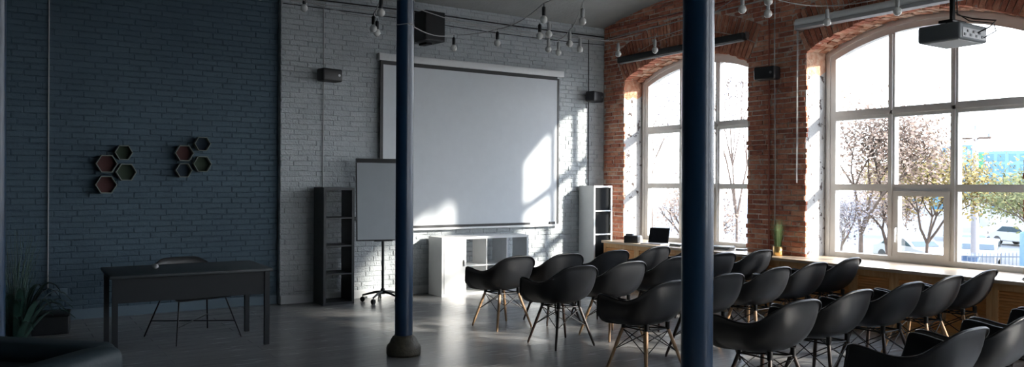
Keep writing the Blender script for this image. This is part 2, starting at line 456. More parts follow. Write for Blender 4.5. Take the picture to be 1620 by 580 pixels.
w5 = struct('added_fill_window', fw, M['paint']); MB().box((FX0, Y0-.085, FZ0), (FX1, Y0-.08, FZ1)).build('pane', M['glass'], w5)
struct('baseboard_back', MB().prism([(YB - .02, .0), (YB - .001, 0), (YB - .001, .115), (YB - .013, .115), (YB - .02, .10)], 0, XP + .01, XW - .01), M['skirt'])
y_ = YB + RC
struct('baseboard_left', MB().prism([(y_ - .02, .0), (y_ - .001, 0), (y_ - .001, .115), (y_ - .013, .115), (y_ - .02, .10)], 0, X0, XP - .01), M['dskirt'])

# ------------------------------------------------------------------ windows
def arcband(mb, c, r0, r1, xa, xb, yl, mi=0, n=28):
    """arched band between radii, ending where |y - c| = yl on the outer radius"""
    for i in range(n):
        q = []
        for r, k in ((r0, i), (r0, i+1), (r1, i+1), (r1, i)):
            w = min(yl, r*math.sin(ANG)) if r == r1 else yl_in(r, yl)
            y = -w + 2*w*k/n
            q.append((c + y, ZCC + math.sqrt(r*r - y*y)))
        mb.prism(q, 0, xa, xb, mi)
def yl_in(r, yl): return yl
for c, nm in WC:
    fr = MB(); x1, x2 = XF, XF + .085; g = HW - .005; B = .15
    zb = ZCC + math.sqrt((RA-B)**2 - g*g) + .004
    for q in ([(c-g, ZL-.002), (c-g+B, ZL-.002), (c-g+B, zb+.078), (c-g, zb)], [(c+g-B, ZL-.002), (c+g, ZL-.002), (c+g, zb), (c+g-B, zb+.078)]): fr.prism(q, 0, x1+.0015, x2-.0015)
    fr.box((x1, c-g+B, ZL-.002), (x2, c+g-B, ZL+.065))
    # arch
    n = 30
    for i in range(n):
        q = []
        for r, k in ((RA - B, i), (RA - B, i+1), (RA - .004, i+1), (RA - .004, i)):
            y = -g + 2*g*k/n
            q.append((c + y, ZCC + math.sqrt(r*r - y*y)))
        fr.prism(q, 0, x1, x2)
    # thin inner bead all round
    for s_ in (-1, 1):
        fr.box((x1-.012, c+s_*(HW-.055)-.02, ZL), (x1, c+s_*(HW-.055)+.02, ZS-.045))
    for i in range(n):
        q = []
        for r, k in ((RA - .075, i), (RA - .075, i+1), (RA - .035, i+1), (RA - .035, i)):
            w = HW - .035; y = -w + 2*w*k/n
            q.append((c + y, ZCC + math.sqrt(r*r - y*y)))
        fr.prism(q, 0, x1-.012, x1)
    top = lambda y: ZCC + math.sqrt((RA-B+.02)**2 - y*y)
    for my in (-.37, .37):
        fr.prism([(c+my-.042, ZL+.06), (c+my+.042, ZL+.06), (c+my+.042, top(my+.042)), (c+my-.042, top(my-.042))], 0, x1+.004, x2-.004)
        fr.box((x1-.012, c+my-.014, ZL+.065), (x1+.004, c+my+.014, top(my)-.03))
    fr.box((x1+.002, c-g+B, 2.41), (x2-.002, c+g-B, 2.53)); fr.box((x1+.002, c-g+B, 1.53), (x2-.002, c+g-B, 1.61))
    fr.box((x1-.012, c-g+B, 2.45), (x1+.002, c+g-B, 2.49))
    w = struct(nm, fr, M['paint'])
    # opening sash low in the middle
    sa = MB(); a, b = c-.328, c+.328; z0, z1 = ZL+.065, 1.53; t = .06
    for p, q in (((a, z0), (a+t, z1)), ((b-t, z0), (b, z1)), ((a+t, z0), (b-t, z0+t)), ((a+t, z1-t), (b-t, z1))):
        sa.box((x1-.02, p[0], p[1]), (x1+.05, q[0], q[1]))
    so = sa.build('sash', M['paint'], w)
    hb = MB().box((x1-.045, b-.045, 1.02), (x1-.02, b-.015, 1.10)).box((x1-.06, b-.042, .93), (x1-.045, b-.018, 1.09)); hb.build('handle', M['white'], so)
    gl = MB()
    pts = [(c-g+B-.01, ZL+.05)] + [(c+g-B+.01, ZL+.05)] + [(c + y, ZCC + math.sqrt((RA-B+.01)**2 - y*y)) for y in [(g-B+.01) - 2*(g-B+.01)*i/24 for i in range(25)]]
    gl.prism(pts, 0, x1+.055, x1+.059)
    gl.build('pane', M['glass'], w)

# sill board and louvred radiator covers
sb = MB(); L0, L1 = -3.2, 9.84
sb.box((8.10, L0, ZL-.035), (XW+.0, L1, ZL))
for c, _ in WC: sb.box((XW, c-HW+.002, ZL-.035), (XF+.0, c+HW-.002, ZL))
tag(sb.build('sill_board', M['ledge']), 'long pale wooden sill board running under the arched windows', 'sill')
cuts = [9.84, 9.06, 8.01, 7.22, 6.43, 5.42, 4.93, 3.92, 2.90, 1.9, .9, -.1]
where = ['beside the white tall shelf, under the laptop sill', 'under the left half of the far window', 'under the right half of the far window',
         'under the brick pier near the far window', 'below the grass pot, reaching the near window', 'narrow one under the near window',
         'wide, under the middle of the near window', 'under the right end of the near window', 'past the right end of the near window',
         'far right, out past the last chairs', 'at the near end of the sill']
for i, (b, a) in enumerate(zip(cuts[:-1], cuts[1:])):
    t = thing('radiator_cover', (8.15, (a+b)/2, 0), 'honey pine louvred radiator cover ' + where[i], 'radiator cover', group='louvred radiator covers below the windows')
    h = (b-a)/2; f = MB(); e = .002
    f.box((0, -h+e, .0), (.03, -h+.055, ZL-.037)); f.box((0, h-.055, .0), (.03, h-e, ZL-.037))
    f.box((0, -h+.055, .0), (.03, h-.055, .09)); f.box((0, -h+.055, ZL-.105), (.03, h-.055, ZL-.037))
    f.box((.03, -h+e, 0), (.34, -h+.02, ZL-.037)); f.box((.03, h-.02, 0), (.34, h-e, ZL-.037))
    f.build('frame', M['louvre2'], t)
    s = MB(); z = .10
    while z < ZL - .125:
        s.prism([(.002, z), (.009, z-.003), (.026, z+.021), (.019, z+.024)], 1, -h+.055, h-.055)
        z += .030
    s.box((.028, -h+.055, .09), (.032, h-.055, ZL-.105))
    s.build('louvre_panel', M['louvre'], t)

# ------------------------------------------------------------------ columns
def column(loc, label, r=.083, band=False):
    t = thing('iron_column', loc, label, 'column', group='blue iron columns')
    MB().lathe([(.83*r/.083*.1 + .0, .155), (r, .17), (r*1.0, 1.5), (r*.97, 3.9), (r*1.15, 3.93), (r*1.5, 4.0), (r*1.5, 4.20)], n=32).build('shaft', M['blue'], t)
    MB().lathe([(.155, 0), (.16, .02), (.16, .07), (.15, .095), (.135, .105), (.125, .13), (.115, .15), (.10, .172), (.084, .185)], n=32).build('base', M['cbase'], t)
    return t
c1 = column((3.17, 6.72, 0), 'slim blue iron column with bronze brown base, in front of the projector screen')
column((3.10, 2.97, 0), 'thick near blue iron column among the black chairs', .083)
column((-.04, 6.72, 0), 'blue iron column cut by the left edge of the view', .083)
for zz, wd in ((3.29, 'upper'), (3.06, 'lower')):
    tb = MB().tube([(3.17 + .084*math.cos(a), 6.72 + .084*math.sin(a), zz + .004*math.sin(3*a)) for a in [2*PI*i/20 for i in range(21)]], .0035, 5)
    tag(tb.build('cable_tie', M['cable']), wd + ' of the two thin pale ties wound around the slim column', 'cable tie')

# ------------------------------------------------------------------ chairs
RIM = [(0,.272,.452),(.14,.282,.455),(.235,.286,.462),(.290,.284,.480),(.304,.270,.53),(.313,.254,.59),(.318,.243,.646),(.320,.222,.664),(.322,.14,.660),(.322,.03,.642),(.314,-.07,.640),(.292,-.165,.668),(.245,-.242,.735),(.17,-.288,.786),(.09,-.303,.803),(0,-.306,.806)]
def rim_loop(n=64):
    P = RIM + [(-x, y, z) for x, y, z in reversed(RIM[1:-1])]
    P = [Vector(p) for p in P]; m = len(P)
    # resample by arc length with a Catmull-Rom
    dense = []
    for i in range(m):
        a, b, c, d = P[i-1], P[i], P[(i+1) % m], P[(i+2) % m]
        for k in range(16):
            t = k/16
            dense.append(.5*((2*b) + (c-a)*t + (2*a-5*b+4*c-d)*t*t + (3*b-a-3*c+d)*t**3))
    L = [0]
    for i in range(len(dense)): L.append(L[-1] + (dense[(i+1) % len(dense)] - dense[i]).length)
    out = []; j = 0
    for k in range(n):
        s = L[-1]*k/n
        while L[j+1] < s: j += 1
        f = (s - L[j])/(L[j+1]-L[j]); out.append(dense[j].lerp(dense[(j+1) % len(dense)], f))
    return out
def shell_mesh(flange=True):
    n = 96; rl = rim_loop(n); C = Vector((0, .03, 0)); z0 = .404
    mb = MB(); rings = []; steps = [.12, .25, .38, .5, .6, .68, .76, .84, .91, .96, 1.]
    for s in steps:
        ring = []
        for p in rl:
            back = max(0, min(1, (-p.y - .05)/.2)); front = max(0, min(1, (p.y - .2)/.06)) if p.z < .56 else 0
            ex = .68 + .10*back - .14*max(0, min(1, (p.y-.05)/.17)); h = math.sin(s*PI/2)**ex; g = 1 - math.cos(s*PI/2)**ex
            lin = .28*back + .04; h = h*(1-lin) + s*lin
            if front > 0: g = g*(1-front) + (s**3)*front
            q = Vector((C.x + (p.x-C.x)*h, C.y + (p.y-C.y)*h, z0 + (p.z - z0)*g))
            ring.append(q)
        rings.append(ring)
    # rolled rim
    last = rings[-1]; cen = Vector((0, 0, .6))
    for off, dz in ((.006, .003), (.012, 0.), (.012, -.006)):
        rings.append([p + Vector((p.x, p.y, 0)).normalized()*off + Vector((0, 0, dz)) for p in last])
    vs = [Vector((0, .03, z0))] + [q for r in rings for q in r]
    fs = [(0, 1+k, 1+(k+1) % n) for k in range(n)]
    for i in range(len(rings)-1):
        for k in range(n):
            k2 = (k+1) % n; fs.append((1+i*n+k, 1+(i+1)*n+k, 1+(i+1)*n+k2, 1+i*n+k2))
    mb.add(vs, fs, 0, True)
    return mb
TOPS = [(.125, .15), (-.125, .15), (-.125, -.12), (.125, -.12)]
FEET = [(.235, .245), (-.235, .245), (-.235, -.225), (.235, -.225)]
def make_chair(lm, label):
    t = thing('shell_armchair', (0, 0, 0), label, 'chair', group='black shell armchairs set out in rows')
    s = shell_mesh().build('seat_shell', M['shell'], t)
    md = s.modifiers.new('th', 'SOLIDIFY'); md.thickness = .006; md.offset = -1
    zt, zk = .392, .006
    for (ax, ay), (bx, by) in zip(TOPS, FEET):
        MB().tube([(bx, by, zk-.006), (bx+(ax-bx)*.03, by+(ay-by)*.03, .02), (bx+(ax-bx)*.6, by+(ay-by)*.6, zk+.6*(zt-zk)), (ax, ay, zt)], [.009, .0115, .015, .0145], 10).build('leg', lm, t)
    w = MB()
    def on(i, f): a, b = TOPS[i], FEET[i]; return (a[0]+(b[0]-a[0])*f, a[1]+(b[1]-a[1])*f, zt+(zk-zt)*f)
    for i in range(4):
        j = (i+1) % 4
        w.tube([on(i, .06), on(j, .52)], .0045, 6); w.tube([on(j, .06), on(i, .52)], .0045, 6)
    for i in range(4): w.tube([on(i, .02), on((i+1) % 4, .02)], .006, 6)
    for i in range(4):
        x, y = TOPS[i]; w.tube([(x, y, .375), (x, y, .425 if i < 2 else .44)], .02, 8)
    w.tube([on(0, .02), on(2, .02)], .006, 6); w.tube([on(1, .02), on(3, .02)], .006, 6)
    w.build('wire_brace', M['wire'], t)
    return t
pale = make_chair(M['wleg'], 'x'); dark = make_chair(M['dleg'], 'x')
CH = {  # key: (x, y, degrees, pale legs?)
 'A': (4.72, 7.45, 4, 1), 'B': (5.40, 7.44, 0, 0), 'D': (6.14, 7.49, 3, 0), 'G': (6.99, 7.66, 6, 0), 'I': (7.74, 7.66, 2, 0),
 'C': (4.70, 6.32, 0, 0), 'E': (5.40, 6.38, 2, 1), 'H': (6.20, 6.52, 3, 0), 'J': (7.01, 6.60, 1, 0), 'K': (7.74, 6.66, 4, 0),
 'F': (4.61, 4.99, 3, 1), 'L': (5.43, 5.12, 0, 0), 'M': (6.26, 5.25, 3, 1), 'O': (6.98, 5.35, 4, 1), 'P': (7.74, 5.47, 6, 0),
 'N': (4.63, 3.75, 0, 0), 'Q': (5.43, 3.86, 3, 0), 'R': (6.24, 3.92, 2, 0), 'S': (7.00, 3.99, 3, 1), 'T': (7.75, 4.06, 4, 1),
 'U': (4.53, 2.58, 1, 0), 'V': (5.33, 2.64, 3, 0), 'W': (6.13, 2.70, 2, 0), 'X': (6.93, 2.75, 3, 0), 'Y': (7.7, 2.80, 2, 0)}
ordn = ['first', 'second', 'third', 'fourth', 'fifth']
rown = ['row nearest the screen', 'second row', 'third row', 'fourth row', 'row nearest the camera']
extra = {'A': ', in front of the white cube shelf', 'F': ', left of the thick blue column', 'L': ', half hidden behind the thick blue column',
         'H': ', partly behind the thick blue column', 'I': ', hidden behind the blue column', 'P': ', by the louvred covers', 'T': ', by the louvred covers', 'N': ', right of the thick blue column'}
used = {}
for ri, row in enumerate(['ABDGI', 'CEHJK', 'FLMOP', 'NQRST', 'UVWXY']):
    for ci, k in enumerate(row):
        x, y, a, p = CH[k]
        lab = 'black shell armchair on %s legs, %s from left in the %s' % ('pale wooden' if p else 'dark', ordn[ci], rown[ri])
        src = pale if p else dark
        if not used.get(p): src.location = (x, y, 0); src.rotation_euler = (0, 0, math.radians(a)); src['label'] = lab; used[p] = 1
        else: dup(src, (x, y, 0), math.radians(a), lab)

# ------------------------------------------------------------------ projector screen on the back wall
t = thing('projector_screen', (6.02, YB, .93), 'large white pull-down projector screen with black border on the back wall', 'projector screen')
MB().box((-1.53, -.075, .02), (1.51, -.071, 2.36)).build('screen_cloth', M['screen'], t)
b = MB()
b.box((-1.575, -.078, .02), (-1.53, -.069, 2.37)); b.box((1.475+.0, -.080, .02), (1.512, -.076, 2.34)); b.box((-1.53, -.080, 2.315), (1.475, -.076, 2.37))
b.build('black_border', M['black'], t)
MB().rbox((-1.60, -.10, 2.37), (1.60, -.005, 2.47), .012).build('housing', M['white'], t)
bb = MB().rbox((-1.56, -.095, -.015), (1.55, -.06, .02), .008); bb.build('bottom_bar', M['white'], t)
MB().box((-1.50, -.099, .02), (.95, -.08, .055)).box((1.33, -.099, .02), (1.43, -.08, .06)).build('bar_grip', M['black'], t)

# flip chart
t = thing('flip_chart', (4.33, 9.83, 0), 'white flip chart board on a wheeled black stand beside the blue column', 'flip chart', math.radians(-14))
st = MB().tube([(0, .03, .12), (0, .03, 1.0)], .018, 10).tube([(0, .03, 1.0), (0, .07, 1.6)], .012, 8)
st.build('pole', M['black'], t)
bs = MB()
for i in range(5):
    a = 2*PI*i/5 + .3; e = Vector((math.cos(a)*.27, math.sin(a)*.27, 0))
    bs.tube([(0, .03, .13), (e.x*.4, .03+e.y*.4, .125), (e.x, .03+e.y, .085)], [.022, .018, .012], 8)
bs.lathe([(.03, .10), (.035, .12), (.03, .17), (.018, .18)], (0, .03, 0), 14)
bso = bs.build('star_base', M['black'], t)
for i in range(5):
    a = 2*PI*i/5 + .3; e = (math.cos(a)*.27, .03+math.sin(a)*.27)
    k = MB()
    for s_ in (-.012, .012):
        ca, sa_ = math.cos(a+PI/2)*s_, math.sin(a+PI/2)*s_
        k.tube([(e[0]+ca*.4, e[1]+sa_*.4, .033), (e[0]+ca*1.7, e[1]+sa_*1.7, .033)], .033, 14)
    k.tube([(e[0], e[1], .033), (e[0], e[1], .09)], .007, 6)
    k.build('caster', M['black'], bso)
lean = Matrix.Translation((0, .0, .82)) @ Matrix.Rotation(math.radians(-5), 4, 'X')
bd = MB().box((-.345, -.01, .01), (.345, .012, 1.06), mtx=lean); bd.build('board', M['whiteboard'], t)
fr = MB()
for a_, b_ in (((-.36, -.016, 0), (-.345, .016, 1.08)), ((.345, -.016, 0), (.36, .016, 1.08)), ((-.36, -.016, 0), (.36, .016, .014))): fr.box(a_, b_, mtx=lean)
fr.box((-.36, -.03, 1.045), (.36, .016, 1.10), mtx=lean)
fr.build('board_frame', M['black'], t)
MB().rbox((-.40, -.02, .27), (-.355, .02, .32), .01, mtx=lean).build('clamp', M['black'], t)
MB().box((-.12, -.03, -.012), (.12, .015, .0), mtx=lean).build('pen_tray', M['black'], t)

# shelves
def cube_shelf(name, loc, w, d, h, nx, nz, m, label, back=None, doors=(), th=.035, rz=0, cat='shelf'):
    t = thing(name, loc, label, cat, rz)
    c = MB()
    c.box((0, 0, 0), (th, d, h)); c.box((w-th, 0, 0), (w, d, h)); c.box((th, 0, h-th), (w-th, d, h)); c.box((th, 0, 0), (w-th, d, th))
    c.build('carcass', m, t)
    ix = (w - 2*th)/nx
    for i in range(1, nx): MB().box((th + ix*i - .009, .002, th), (th + ix*i + .009, d-.002, h-th)).build('divider', m, t)
    iz = (h - 2*th)/nz
    for j in range(1, nz):
        for i in range(nx):
            a = th + ix*i + (.009 if i else 0); b = th + ix*(i+1) - (.009 if i < nx-1 else 0)
            MB().box((a, .002, th + iz*j - .009), (b, d-.002, th + iz*j + .009)).build('shelf_board', m, t)
    if back: MB().box((th, .03, th), (w-th, .04, h-th)).build('back_panel', back, t)
    for i in doors:
        dd = MB().box((th + ix*i + .004, -.004, th+.003), (th + ix*(i+1) - .004, .014, h-th-.003)).build('door', m, t)
        MB().rbox((th + ix*(i+1) - .04, -.024, h*.5), (th + ix*(i+1) - .025, -.004, h*.5+.09), .003).build('handle', M['steel'], dd)
    return t
cube_shelf('tall_shelf', (3.52, 9.88, 0), .42, .385, 1.53, 1, 4, M['blackwood'], 'tall narrow black open shelf with four compartments against the back wall')
cube_shelf('tall_shelf', (7.985, 9.885, 0), .38, .39, 1.565, 1, 4, M['white'], 'tall narrow white shelf with dark backs in the corner beside the brick wall', back=M['boxblack'], th=.028)
cube_shelf('cube_shelf', (5.2, 9.80, 0), 1.47, .40, .83, 4, 2, M['white'], 'low white cube shelf unit standing under the projector screen', doors=(0,), th=.034)

# ------------------------------------------------------------------ desk and its chair
t = thing('writing_desk', (1.555, 8.26, 0), 'dark writing desk with deep front panel below the hexagon shelves', 'desk', math.radians(-1))
MB().rbox((-.72, -.45, .722), (.72, .45, .752), .006).build('desk_top', M['darktop'], t)
MB().box((-.66, -.405, .50), (.66, -.385, .722)).build('front_panel', M['desk'], t)
for sx in (-1, 1):
    for sy in (-1, 1):
        MB().box((sx*.672-.023, sy*.40-.023, 0), (sx*.672+.023, sy*.40+.023, .722)).build('leg', M['desk'], t)
t = thing('office_chair', (1.68, 8.60, 0), 'black shell armchair on thin steel rod legs tucked behind the dark desk', 'chair', math.radians(195))
_s = RIM[:]; RIM[:] = [(x*1.12, y*1.05, min(z, .795) if y < -.2 else z) for x, y, z in _s]; sh = shell_mesh(); RIM[:] = _s
o = sh.build('seat_shell', M['shell'], t); md = o.modifiers.new('th', 'SOLIDIFY'); md.thickness = .006; md.offset = -1
ft = [(.34, .36), (-.34, .36), (-.34, -.36), (.34, -.36)]; tp = [(.24, .20), (-.24, .20), (-.24, -.18), (.24, -.18)]
for (bx, by), (ax, ay) in zip(ft, tp): MB().tube([(bx, by, .005), (ax, ay, .43)], .008, 8).build('leg', M['wire'], t)
w = MB(); pts = [(b[0]+(a[0]-b[0])*.38, b[1]+(a[1]-b[1])*.38, .17) for b, a in zip(ft, tp)]
w.tube([pts[0], pts[2]], .007, 6); w.tube([pts[1], pts[3]], .007, 6)
for i in range(4): w.tube([(*tp[i], .43), (*tp[(i+1) % 4], .43)], .007, 6)
w.build('wire_brace', M['wire'], t)
mo = MB().ball((0, 0, .012), .05, 16, sc3=(.62, 1, .5)).box((-.001, -.05, .02), (.001, -.01, .036)); o = mo.build('computer_mouse', M['lgrey']); o.location = (1.27, 8.28, .753+.013)
tag(o, 'pale rounded computer mouse lying on the dark desk', 'mouse')

# hexagon shelves
def hexa(x, z, r, m, label, dpt=.12, rot=0):
    t = thing('hexagon_shelf', (x, YB + RC - dpt - .002, z), label, 'shelf', group='hexagon shelves on the slate wall')
    f = MB(); o_ = [(r*math.cos(rot + PI/3*k), r*math.sin(rot + PI/3*k)) for k in range(6)]; i_ = [(p[0]*.90, p[1]*.90) for p in o_]
    for k in range(6):
        k2 = (k+1) % 6; f.prism([o_[k], o_[k2], i_[k2], i_[k]], 1, 0, dpt)
    f.build('rim', M['hexw'], t)
    MB().prism(i_, 1, dpt-.03, dpt-.02).build('back_panel', m, t)
hx = [(168, 261, 20, 'hexr'), (197, 246, 17, 'hexg'), (200, 275, 19, 'hexg'), (167, 293, 19, 'hexr')]
# (world x, world z, radius, back, label)
for x, z, r, m, l in (
    (1.055, 1.80, .125, 'hexr', 'dull red backed hexagon shelf at the left of the left cluster'),
    (1.235, 1.935, .105, 'hexg', 'small green backed hexagon shelf at the top of the left cluster'),
    (1.262, 1.705, .122, 'hexg', 'green backed hexagon shelf at the right of the left cluster'),
    (1.050, 1.555, .125, 'hexr', 'dull red backed hexagon shelf at the bottom of the left cluster'),
    (1.905, 1.945, .118, 'hexr', 'red and green backed hexagon shelf at the left of the right cluster'),
    (2.115, 2.065, .105, 'hexb', 'navy backed hexagon shelf at the top of the right cluster'),
    (2.115, 1.815, .118, 'hexg', 'green backed hexagon shelf at the right of the right cluster'),
    (1.900, 1.735, .105, 'hexb', 'navy green hexagon shelf at the bottom of the right cluster')):
    hexa(x, z, r*.93, M[m], l)

# ------------------------------------------------------------------ speakers, cables, pipes
def speaker(loc, rz, label, w=.30, h=.17, d=.17):
    t = thing('wall_speaker', loc, label, 'speaker', rz, 'small black wall speakers')
    MB().rbox((-w/2, -d-.06, -h/2), (w/2, -.06, h/2), .025).build('cabinet', M['black'], t)
    MB().tube([(0, 0, 0), (0, -.06, 0)], .02, 8).box((-.03, -.012, -.05), (.03, 0, .05)).build('bracket', M['wire'], t)
    MB().tube([(w/2-.055, -d-.0605, 0), (w/2-.055, -d-.063, 0)], .018, 12).build('badge', M['steel'], t)
speaker((3.66, YB-.004, 3.02), math.radians(12), 'small black speaker on the pale back wall, left of the screen')
speaker((8.16, YB-.004, 3.02), math.radians(20), 'small black speaker on the back wall near the brick corner')
speaker((XW-.008, 6.84, 3.04), math.radians(-90+10), 'small black speaker on the brick pier between the windows')
t = thing('loudspeaker', (5.12, YB-.05, 3.60), 'black boxy loudspeaker high on the back wall, right of the slim column', 'loudspeaker', math.radians(8))
MB().rbox((-.17, -.30, 0), (.17, -.02, .42), .012).build('cabinet', M['black'], t)
MB().box((-.05, -.15, -.03), (.05, .04, 0)).box((-.02, -.03, .1), (.02, .045, .2)).build('bracket', M['wire'], t)
MB().box((-.155, -.304, .02), (.155, -.30, .40)).build('grille', M['shell'], t)

def cable(pts, r, m, label, name='cable', cat='cable', n=6):
    return tag(MB().tube(pts, r, n).build(name, M[m]), label, cat)
def sag(a, b, s, n=14):
    a, b = Vector(a), Vector(b); return [a.lerp(b, i/n) - Vector((0, 0, 4*s*(i/n)*(1-i/n))) for i in range(n+1)]
yb = YB - .012
cable([(3.2, yb, 4.03), (5, yb, 4.055), (6.8, yb, 4.04), (8.5, yb, 4.05)], .010, 'wire', 'upper dark cable run along the top of the back wall')
cable([(3.2, yb, 3.98), (5, yb, 3.99), (7.2, yb, 3.97), (8.5, yb, 3.99)], .010, 'cable', 'pale cable run along the top of the back wall')
cable([(XP+.02, yb, 3.93)] + sag((4.9, yb, 3.93), (8.5, yb, 3.92), .03), .006, 'wire', 'thin dark cable sagging along the back wall top')
cable([(3.65, yb, 3.97), (3.655, yb, 3.1), (3.65, yb, 1.7), (3.66, yb, .12)], .007, 'cable', 'pale vertical cable behind the left wall speaker')
cable([(8.18, yb, 3.98), (8.19, yb, 3.0), (8.185, yb, .118)], .006, 'wire', 'dark vertical cable to the speaker near the corner')
cable([(.47, YB+RC-.012, 4.15), (.47, YB+RC-.012, .38)], .008, 'cable', 'vertical cable dropping to the wall sockets on the recessed wall')
xb = XW - .012
cable([(xb, 10.25, 4.21-.04), (xb, 8.6, 4.14), (xb, 7.2, 4.13), (xb, 6.9, 4.13)], .012, 'rust', 'rust red conduit across the brick above the far arch', 'conduit', 'conduit')
cable([(xb, 10.25, 4.0), (xb, 8.5, 4.03), (xb, 6.9, 4.05)], .009, 'cable', 'pale cable across the brick above the far arch')
cable([(xb, 6.90, 4.12), (xb, 6.89, 2.5), (xb, 6.88, .70)], .011, 'rust', 'rust red vertical pipe on the brick pier', 'pipe', 'pipe')
cable([(xb-.01, 6.80, 4.0), (xb-.01, 6.80, 3.3), (xb, 6.79, 2.0), (xb, 6.79, .70)], .008, 'cable', 'pale vertical cable on the brick pier beside the red pipe')
tag(MB().rbox((.50, YB+RC-.025, .29), (.58, YB+RC-.004, .37), .006).rbox((.585, YB+RC-.025, .29), (.665, YB+RC-.004, .37), .006).build('wall_socket', M['dskirt']), 'double wall socket low on the recessed wall', 'socket')

# roller blinds
t = thing('roller_blind', (XW-.07, 8.54, 3.60), 'rolled up dark blind in a black cassette over the far arched window', 'blind')
MB().rbox((-.05, -1.29, -.05), (.05, 1.29, .05), .015).build('cassette', M['black'], t)
MB().tube([(0, -1.27, -.055), (0, 1.27, -.055)], .014, 10).build('bottom_bar', M['lgrey'], t)
MB().box((0, -1.31, -.03), (.06, -1.29, .06)).box((0, 1.29, -.03), (.06, 1.31, .06)).build('bracket', M['steel'], t)
t = thing('roller_blind', (XW-.09, 5.10, 3.60), 'rolled up white blind tube with bead cord over the near arched window', 'blind')
MB().tube([(-.01, -1.30, .03), (-.01, 1.30, .03)], .05, 18).build('roll', M['white'], t)
MB().rbox((-.055, -1.30, -.055), (.075, 1.30, -.01), .006).build('cassette', M['lgrey'], t)
MB().box((-.03, 1.30, -.06), (.08, 1.315, .08)).box((-.03, -1.315, -.06), (.08, -1.30, .08)).build('bracket', M['steel'], t)
MB().tube([(.03, 1.322, -.02), (.03, 1.322, -1.98)], .007, 6).tube([(.055, 1.325, -.02), (.055, 1.325, -1.98)], .004, 6).build('bead_cord', M['cable'], t)

# projector
t = thing('projector', (6.70, 3.55, 2.785), 'grey video projector hanging from the ceiling before the near window', 'projector')
MB().rbox((-.22, -.175, 0), (.22, .175, .14), .02).build('case', M['grey'], t)
MB().box((-.19, -.15, -.004), (.19, .15, 0)).build('underside', M['lgrey'], t)
pp = MB()
pp.box((-.18, -.179, .02), (.19, -.175, .095)); pp.build('port_panel', M['lgrey'], t)
pq = MB()
for i in range(7): pq.box((-.16 + .045*i, -.184, .03 + .03*(i % 2)), (-.135 + .045*i, -.179, .05 + .03*(i % 2)))
pq.build('port', M['black'], t)
MB().tube([(.06, .176, .06), (.06, .20, .06)], .035, 18).build('lens', M['lcd'], t)
MB().tube([(0, 0, .16), (0, 0, ceil_z(3.55)-2.785-.002)], .022, 14).rbox((-.11, -.06, .165), (.11, .06, .19), .005).tube([(-.09, 0, .135), (-.09, 0, .175)], .01, 6).tube([(.09, 0, .135), (.09, 0, .175)], .01, 6).build('mount', M['wire'], t)
cb = MB()
cb.tube([(.05, -.18, .07), (.08, -.26, .11), (.16, -.27, .17), (.14, -.1, .21), (.02, -.03, .24), (.0, -.03, .5)], .006, 6)
cb.tube([(.15, -.18, .04), (.2, -.25, .09), (.27, -.2, .17), (.15, -.06, .2), (.02, .03, .3)], .005, 6)
cb.tube([(-.05, -.03, .12), (-.12, -.06, .22), (-.03, -.02, .32)], .006, 6)
cb.build('cable_loop', M['wire'], t)

# festoon lights
def festoon(path, bulbs, label):
    t = thing('string_lights', path[0], label, 'string lights'); o0 = Vector(path[0])
    pts = [Vector(path[0])]
    for a, b in zip(path[:-1], path[1:]):
        s = (Vector(a)-Vector(b)).length * .035; pts += sag(a, b, s, 8)[1:]
    MB().tube([p - o0 for p in pts], .0045, 6).build('wire', M['cable'], t)
    for b in bulbs:
        bv = Vector(b)
        # hang from the closest point of the wire
        q = min(pts, key=lambda p: (p - bv).length)
        top = Vector((bv.x, bv.y, max(q.z, bv.z + .13)))
        s = MB().tube([top - o0, bv - o0 + Vector((0, 0, .11))], .004, 5).lathe([(.012, .12), (.018, .11), (.018, .045), (.013, .035)], bv - o0, 10)
        so = s.build('socket', M['black'] if len(bulbs) % 2 == 0 else M['cable'], t)
        MB().ball(bv - o0, .036, 14, sc3=(1, 1, 1.05)).tube([bv - o0 + Vector((0, 0, .03)), bv - o0 + Vector((0, 0, .05))], .014, 10).build('bulb', M['bulb'], so)
Z = 3.25
festoon([(3.17, 6.63, 3.06), (4.25, 7.75, Z), (4.48, 7.20, Z), (4.19, 5.93, Z), (4.4, 4.9, 3.55), (4.6, 4.2, 4.2)],
        [(4.25, 7.75, 3.10), (4.48, 7.20, 3.10), (4.19, 5.93, 3.10), (4.62, 6.61, 3.10)], 'string of bulbs tied to the slim column and rising towards the ceiling')
festoon([(5.38, 7.32, Z), (5.14, 6.79, Z), (4.53, 5.79, Z+.02), (4.45, 5.2, 3.7), (4.40, 4.95, 4.25)],
        [(5.38, 7.32, 3.10), (5.14, 6.79, 3.10), (4.53, 5.79, 3.10)], 'string of bulbs dropping steeply from the ceiling left of the brick corner')
festoon([(3.17, 6.80, 3.29), (5.16, 7.21, Z), (5.45, 7.01, Z), (6.00, 7.00, Z), (6.17, 6.57, Z), (5.35, 4.62, Z), (5.28, 4.29, Z), (5.0, 3.6, 3.7)],
        [(5.16, 7.21, 3.10), (5.45, 7.01, 3.10), (6.00, 7.00, 3.10), (6.17, 6.57, 3.10), (5.35, 4.62, 3.10), (5.28, 4.29, 3.10), (4.70, 6.56, 3.12)], 'string of bulbs crossing before the far arch and the thick column')
festoon([(5.25, 4.2, 3.3), (5.67, 4.61, Z), (6.41, 4.54, Z), (6.51, 3.92, Z), (6.6, 3.3, 3.6)],
        [(5.67, 4.61, 3.10), (6.41, 4.54, 3.10), (6.51, 3.92, 3.10)], 'string of bulbs hanging before the brick pier and white blind')
